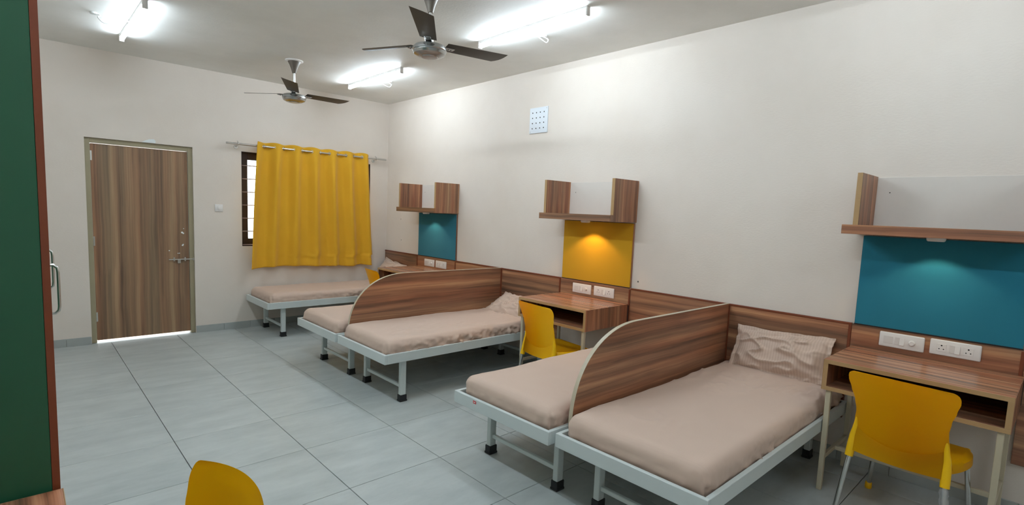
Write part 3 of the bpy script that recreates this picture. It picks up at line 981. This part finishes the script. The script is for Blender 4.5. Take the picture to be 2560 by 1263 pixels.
# ------------------------------------------------------------------ chairs
def shell_bm():
    b_ = bm_new()
    # ---- backrest sheet
    nu, nv = 28, 26
    def prof(t):
        z = .435 + .395 * t
        x = -.205 - .045 * t - .050 * t * t
        return x, z
    def half(t):
        # waist at t ~ .42, flare at the top, rounded top corners
        wv = [(0, .224), (.15, .213), (.3, .202), (.45, .197), (.6, .205), (.75, .222), (.87, .2345), (.93, .2350), (.965, .230), (.985, .222), (1, .208)]
        for (a, wa), (c, wc) in zip(wv, wv[1:]):
            if t <= c: 
                f = (t - a) / (c - a); f = f * f * (3 - 2 * f) if c < .9 else f
                return wa + (wc - wa) * f
        return wv[-1][1]
    g = []
    for i in range(nu + 1):
        u = -1 + 2 * i / nu
        row = []
        for j in range(nv + 1):
            t = j / nv
            t = 1 - (1 - t) ** 1.35
            x, z = prof(t)
            hw = half(t)
            y = u * hw
            crown = .013 * (1 - u * u) * max(0, (t - .75) / .25)
            # concave towards the sitter: edges come forward
            x += (.030 + .018 * t) * u * u - .018
            if t > .9: x -= .006 * (t - .9) / .1
            row.append(b_.verts.new((x, y, z + crown * .9)))
        g.append(row)
    for i in range(nu):
        for j in range(nv):
            b_.faces.new((g[i][j], g[i + 1][j], g[i + 1][j + 1], g[i][j + 1]))
    r = bmesh.ops.solidify(b_, geom=b_.faces[:], thickness=.009)
    # ---- lower back apron (bows down at the middle where it meets the back)
    t = bm_new(); rows = []
    for i in range(21):
        u = -1 + 2 * i / 20
        y = u * .200
        ztop = .535 - .070 * (1 - u * u) ** .8 
        col_ = []
        for k in range(6):
            s = k / 5
            z = ztop + (.388 - ztop) * s
            x = -.238 + .034 * u * u - .022 * s
            col_.append(t.verts.new((x, y, z)))
        rows.append(col_)
    for i in range(20):
        for k in range(5):
            t.faces.new((rows[i][k], rows[i + 1][k], rows[i + 1][k + 1], rows[i][k + 1]))
    bmesh.ops.solidify(t, geom=t.faces[:], thickness=.006)
    merge(b_, t)
    # ---- rear posts with leg sleeves
    for s in (-1, 1):
        tube(b_, [(-.214, s * .190, .66), (-.203, s * .190, .58), (-.1985, s * .194, .52), (-.200, s * .200, .47), (-.207, s * .203, .42), (-.222, s * .207, .350)],
             [.003, .008, .0135, .0185, .0210, .0200], 14)
    # ---- seat pan: rounded dish
    nu, nv = 26, 26
    t = bm_new(); g = []
    for i in range(nu + 1):
        u = -1 + 2 * i / nu; row = []
        for j in range(nv + 1):
            v_ = -1 + 2 * j / nv
            # squircle mapping
            su = u * math.sqrt(1 - .30 * v_ * v_); sv = v_ * math.sqrt(1 - .30 * u * u)
            hw = .205 + .030 * (sv + 1) / 2
            x = sv * .222 + .018
            y = su * hw * 1.12
            e = max(abs(u), abs(v_))
            z = .452 - .018 * (1 - (u * u)) * (1 - .5 * v_ * v_) - .010 * max(0, v_) ** 2
            if e > .9: z -= .016 * ((e - .9) / .1) ** 2
            row.append(t.verts.new((x, y, z)))
        g.append(row)
    for i in range(nu):
        for j in range(nv):
            t.faces.new((g[i][j], g[i + 1][j], g[i + 1][j + 1], g[i][j + 1]))
    # skirt
    rim = [g[i][0] for i in range(nu + 1)] + [g[nu][j] for j in range(1, nv + 1)] + [g[i][nv] for i in range(nu - 1, -1, -1)] + [g[0][j] for j in range(nv - 1, 0, -1)]
    low = [t.verts.new((v.co.x * 1.01, v.co.y * 1.01, v.co.z - .040 - .012 * (1 if v.co.x > .18 else 0))) for v in rim]
    for k in range(len(rim)):
        t.faces.new((rim[k], rim[(k + 1) % len(rim)], low[(k + 1) % len(rim)], low[k]))
    bmesh.ops.solidify(t, geom=t.faces[:], thickness=.006)
    merge(b_, t)
    # front leg sleeves
    for s in (-1, 1):
        tube(b_, [(.200, s * .196, .43), (.212, s * .203, .375)], [.021, .019], 14)
    return b_
def chair(loc, rz, label):
    t = thing('chair', label, 'chair', loc, rz, 'yellow plastic chairs')
    obj('shell', shell_bm(), M['yellow'], t, 50)
    for s in (-1, 1):
        for (a, c) in (((-.212, s * .199, .42), (-.272, s * .236, .018)), ((.210, s * .202, .41), (.268, s * .238, .018))):
            l = obj('leg', tube(bm_new(), [a, c], .0125, 14), M['chrome'], t, 40)
            c = Vector(c)
            obj('foot_cap', lathe(bm_new(), [(0, -.018), (.016, -.018), (.0185, -.010), (.0175, .018), (.0128, .024), (0, .024)], 16, c), M['yellow'], l, 40)
    return t
ch = chair((-.585, -6.572, 0), R(-4.5), 'yellow chair at the nearest desk, at right')
dup(ch, (-.640, -4.075, 0), R(-8), 'yellow chair at the middle desk, between two beds')
dup(ch, (-.672, -1.335, 0), R(-9), 'yellow chair half hidden behind the farther curved divider')
dup(ch, (-3.931, -5.634, 0), R(186), 'yellow chair in the foreground, only the top of its back in view')
# plastic wrap left on one rear leg of the nearest chair
b_ = bm_new()
pa, pb = Vector((-.222, -.206, .345)), Vector((-.254, -.226, .13))
n = 16; pts = [pa.lerp(pb, k / n) for k in range(n + 1)]
tube(b_, pts, [.0155 + .006 * abs(math.sin(k * 2.1)) + (.006 if k in (9, 10, 11) else 0) for k in range(n + 1)], 12)
o = obj('plastic_wrap', b_, M['wrap'], None, 180)
o.matrix_world = Matrix.Translation((-.585, -6.572, 0)) @ Matrix.Rotation(R(-4.5), 4, 'Z')
wm = M['wrap']; wb = wm.node_tree.nodes['Principled BSDF']; wb.inputs['Alpha'].default_value = .35
tag(o, 'torn clear plastic wrap round a rear leg of the nearest chair', 'wrapping')

# ------------------------------------------------------------------ ceiling fans
def fan(x, y, ph, label):
    t = thing('ceiling_fan', label, 'fan', (x, y, H), 0, 'three-bladed ceiling fans')
    obj('ceiling_rose', lathe(bm_new(), [(0, 0), (.088, 0), (.090, -.006), (.082, -.012), (0, -.012)], 32), M['plastic'], t, 40)
    obj('canopy', lathe(bm_new(), [(0, -.008), (.064, -.010), (.062, -.018), (.045, -.05), (.030, -.09), (.020, -.125), (.018, -.13), (0, -.13)], 28), M['bronze'], t, 40)
    obj('downrod', tube(bm_new(), [(0, 0, -.12), (0, 0, -.34)], .0105, 14), M['steel'], t, 40)
    zt = -.330
    obj('motor', lathe(bm_new(), [(0, zt), (.028, zt), (.034, zt - .014), (.085, zt - .018), (.108, zt - .026), (.118, zt - .042), (.120, zt - .056), (.114, zt - .062),
                                   (.116, zt - .066), (.108, zt - .082), (.080, zt - .096), (.060, zt - .098), (.055, zt - .103), (0, zt - .105)], 48), M['motor'], t, 35)
    obj('motor_collar', lathe(bm_new(), [(.024, zt + .034), (.026, zt + .0), (.024, zt - .002)], 24), M['plastic'], t, 40)
    for k in range(3):
        a = R(ph + 120 * k)
        rot = Matrix.Rotation(a, 4, 'Z')
        zb = zt - .012
        # blade, a thin pitched plate with an oblique tip and a chord crease
        bb = bm_new()
        sec = []
        for i in range(13):
            s = i / 12
            wd = .116 + .028 * s
            row = []
            for j in range(7):
                c = -.5 + j / 6
                k_ = c + .5
                rr = .118 + (.612 - .020 * k_ - .042 * k_ ** 3 - .118) * s
                yy = c * wd
                zz = -yy * math.tan(R(11)) + .010 * (c * c) * 1.2
                row.append(bb.verts.new((rr, yy, zb + zz + .012 * s)))
            sec.append(row)
        for i in range(12):
            for j in range(6): bb.faces.new((sec[i][j], sec[i + 1][j], sec[i + 1][j + 1], sec[i][j + 1]))
        bmesh.ops.solidify(bb, geom=bb.faces[:], thickness=.0022)
        bmesh.ops.transform(bb, matrix=rot, verts=bb.verts)
        bl = obj('blade', bb, M['bronze'], t, 40)
        bb = bm_new()
        box(bb, .085, .19, -.022, .022, zb - .008, zb - .003, .0015)
        for px in (.150, .172):
            for py in (-.012, .012):
                lathe(bb, [(0, -.004), (.005, -.004), (.005, 0), (0, 0)], 10, (px, py, zb - .008))
        bmesh.ops.transform(bb, matrix=rot, verts=bb.verts)
        obj('blade_arm', bb, M['motor'], bl)
    return t
fan(-1.846, -1.262, 125, 'ceiling fan farther from the camera, near the far wall')
fan(-1.873, -3.831, 111, 'ceiling fan nearer the camera, cut by the top of the frame')

# ------------------------------------------------------------------ tube lights
def tube_light(x, yc, label, loopx=1, wire=True, mt='tube'):
    t = thing('tube_light', label, 'light', (x, yc, H), 0, 'ceiling tube lights')
    obj('batten', box(bm_new(), -.016, .016, -.605, .605, -.026, 0, .002), M['plastic'], t)
    obj('diffuser', tube(bm_new(), [(0, -.600, -.043), (0, .600, -.043)], .0165, 16), M[mt], t, 40)
    for s in (-1, 1):
        obj('end_cap', box(bm_new(), -.019, .019, s * .608 - .008, s * .608 + .008, -.064, 0, .003), M['plastic_grey'], t)
    if wire:
        q = loopx
        pts = [(.0, .05, -.010), (q * .05, .02, -.03), (q * .12, -.02, -.075), (q * .19, -.02, -.09), (q * .23, .0, -.05), (q * .21, .05, -.02), (q * .24, .06, -.004)]
        # smooth
        P = [Vector(p) for p in pts]; sm_ = []
        for i in range(len(P) - 1):
            p0 = P[max(0, i - 1)]; p1 = P[i]; p2 = P[i + 1]; p3 = P[min(len(P) - 1, i + 2)]
            for k in range(5):
                s = k / 5
                sm_.append(.5 * ((2 * p1) + (p2 - p0) * s + (2 * p0 - 5 * p1 + 4 * p2 - p3) * s * s + (3 * p1 - p0 - 3 * p2 + p3) * s ** 3))
        sm_.append(P[-1])
        bb = tube(bm_new(), sm_, .0045, 8)
        obj('wire', bb, M['wire'], t, 180)
        bb = bm_new(); lathe(bb, [(0, 0), (.028, 0), (.026, -.014), (0, -.016)], 18, (q * .25, .07, 0))
        obj('wire_box', bb, M['wire'], t, 40)
tube_light(-3.268, -1.447, 'lit tube light above the door, left side of the ceiling', -1, mt='tube_a')
tube_light(-.972, -1.352, 'lit tube light near the far right corner of the ceiling', 1, mt='tube_e')
tube_light(-.982, -3.900, 'lit tube light above the middle desk beside the nearer fan', 1, mt='tube_d')
tube_light(-3.268, -3.950, 'lit tube light on the left half of the ceiling, above the view', -1, mt='tube_b')
tube_light(-.982, -6.450, 'lit tube light above the nearest desk, above the view', 1, mt='tube_c')
tube_light(-3.268, -6.450, 'lit tube light over the camera on the left half', -1)
tube_light(-2.1, -9.0, 'lit tube light behind the camera', 1)

# ------------------------------------------------------------------ wardrobes at left
def wardrobe(yn, label, X=-3.986):
    t = thing('wardrobe', label, 'wardrobe', (X, yn, 0), 0, 'green laminate wardrobes')
    W_, D, HT = .65, XL - X + .02, 2.62
    split = .672
    obj('side_panel', box(bm_new(), D, -.0165, 0, .018, 0, HT, .001), M['green'], t)
    obj('side_panel', box(bm_new(), D, -.020, W_ - .018, W_, 0, HT, .001), M['green'], t)
    obj('top_panel', box(bm_new(), D, -.020, .018, W_ - .018, HT - .018, HT, .001), M['green'], t)
    obj('back_panel', box(bm_new(), D, D + .008, .018, W_ - .018, 0, HT - .018), M['green'], t)
    obj('plinth', box(bm_new(), -.045, -.025, .018, W_ - .018, 0, .09), M['red'], t)
    d = obj('door', box(bm_new(), -.0155, 0, .003, W_ - .003, .09, HT, .001), M['green'], t)
    obj('edge_band', box(bm_new(), -.0160, .0005, -.0005, .003, .09, HT, .0006), M['red'], d)
    yh = .56
    bb = bm_new(); zc = 1.262; hl = .094
    pts = [(.0, yh, zc - hl + .012), (.026, yh, zc - hl + .010), (.036, yh, zc - hl + .020), (.038, yh, zc - hl + .035), (.038, yh, zc + hl - .035), (.036, yh, zc + hl - .020), (.026, yh, zc + hl - .010), (.0, yh, zc + hl - .012)]
    tube(bb, pts, .0046, 12)
    obj('handle', bb, M['steel'], d, 60)
    bb = lathe(bm_new(), [(0, .014), (.009, .014), (.010, .010), (.010, 0), (0, 0)], 16, (0, yh, zc - .15), Matrix.Rotation(PI / 2, 4, 'Y'))
    obj('lock', bb, M['steel'], d, 40)
    return t
wardrobe(-5.275, 'green wardrobe with red-brown edging at the left edge')
wardrobe(-4.623, 'second green wardrobe, hidden but for its steel handle', -3.976)

# ------------------------------------------------------------------ marks on the right wall
def mark(y, z, r, mat, label):
    o = obj('wall_hole', lathe(bm_new(), [(0, 0), (r, 0), (r * .7, .0015), (0, .0015)], 10, (0, 0, 0), Matrix.Rotation(-PI / 2, 4, 'Y')), mat, None, loc=(0, y, z))
    return tag(o, label, 'mark')
mark(-.395, 1.422, .007, M['grout'], 'upper small screw hole in the wall left of the far teal pinboard')
mark(-.415, 1.124, .007, M['grout'], 'lower small screw hole in the wall left of the far teal pinboard')
mark(-4.43, 1.015, .008, M['grout'], 'small grey spot on the wall beside the mustard pinboard')
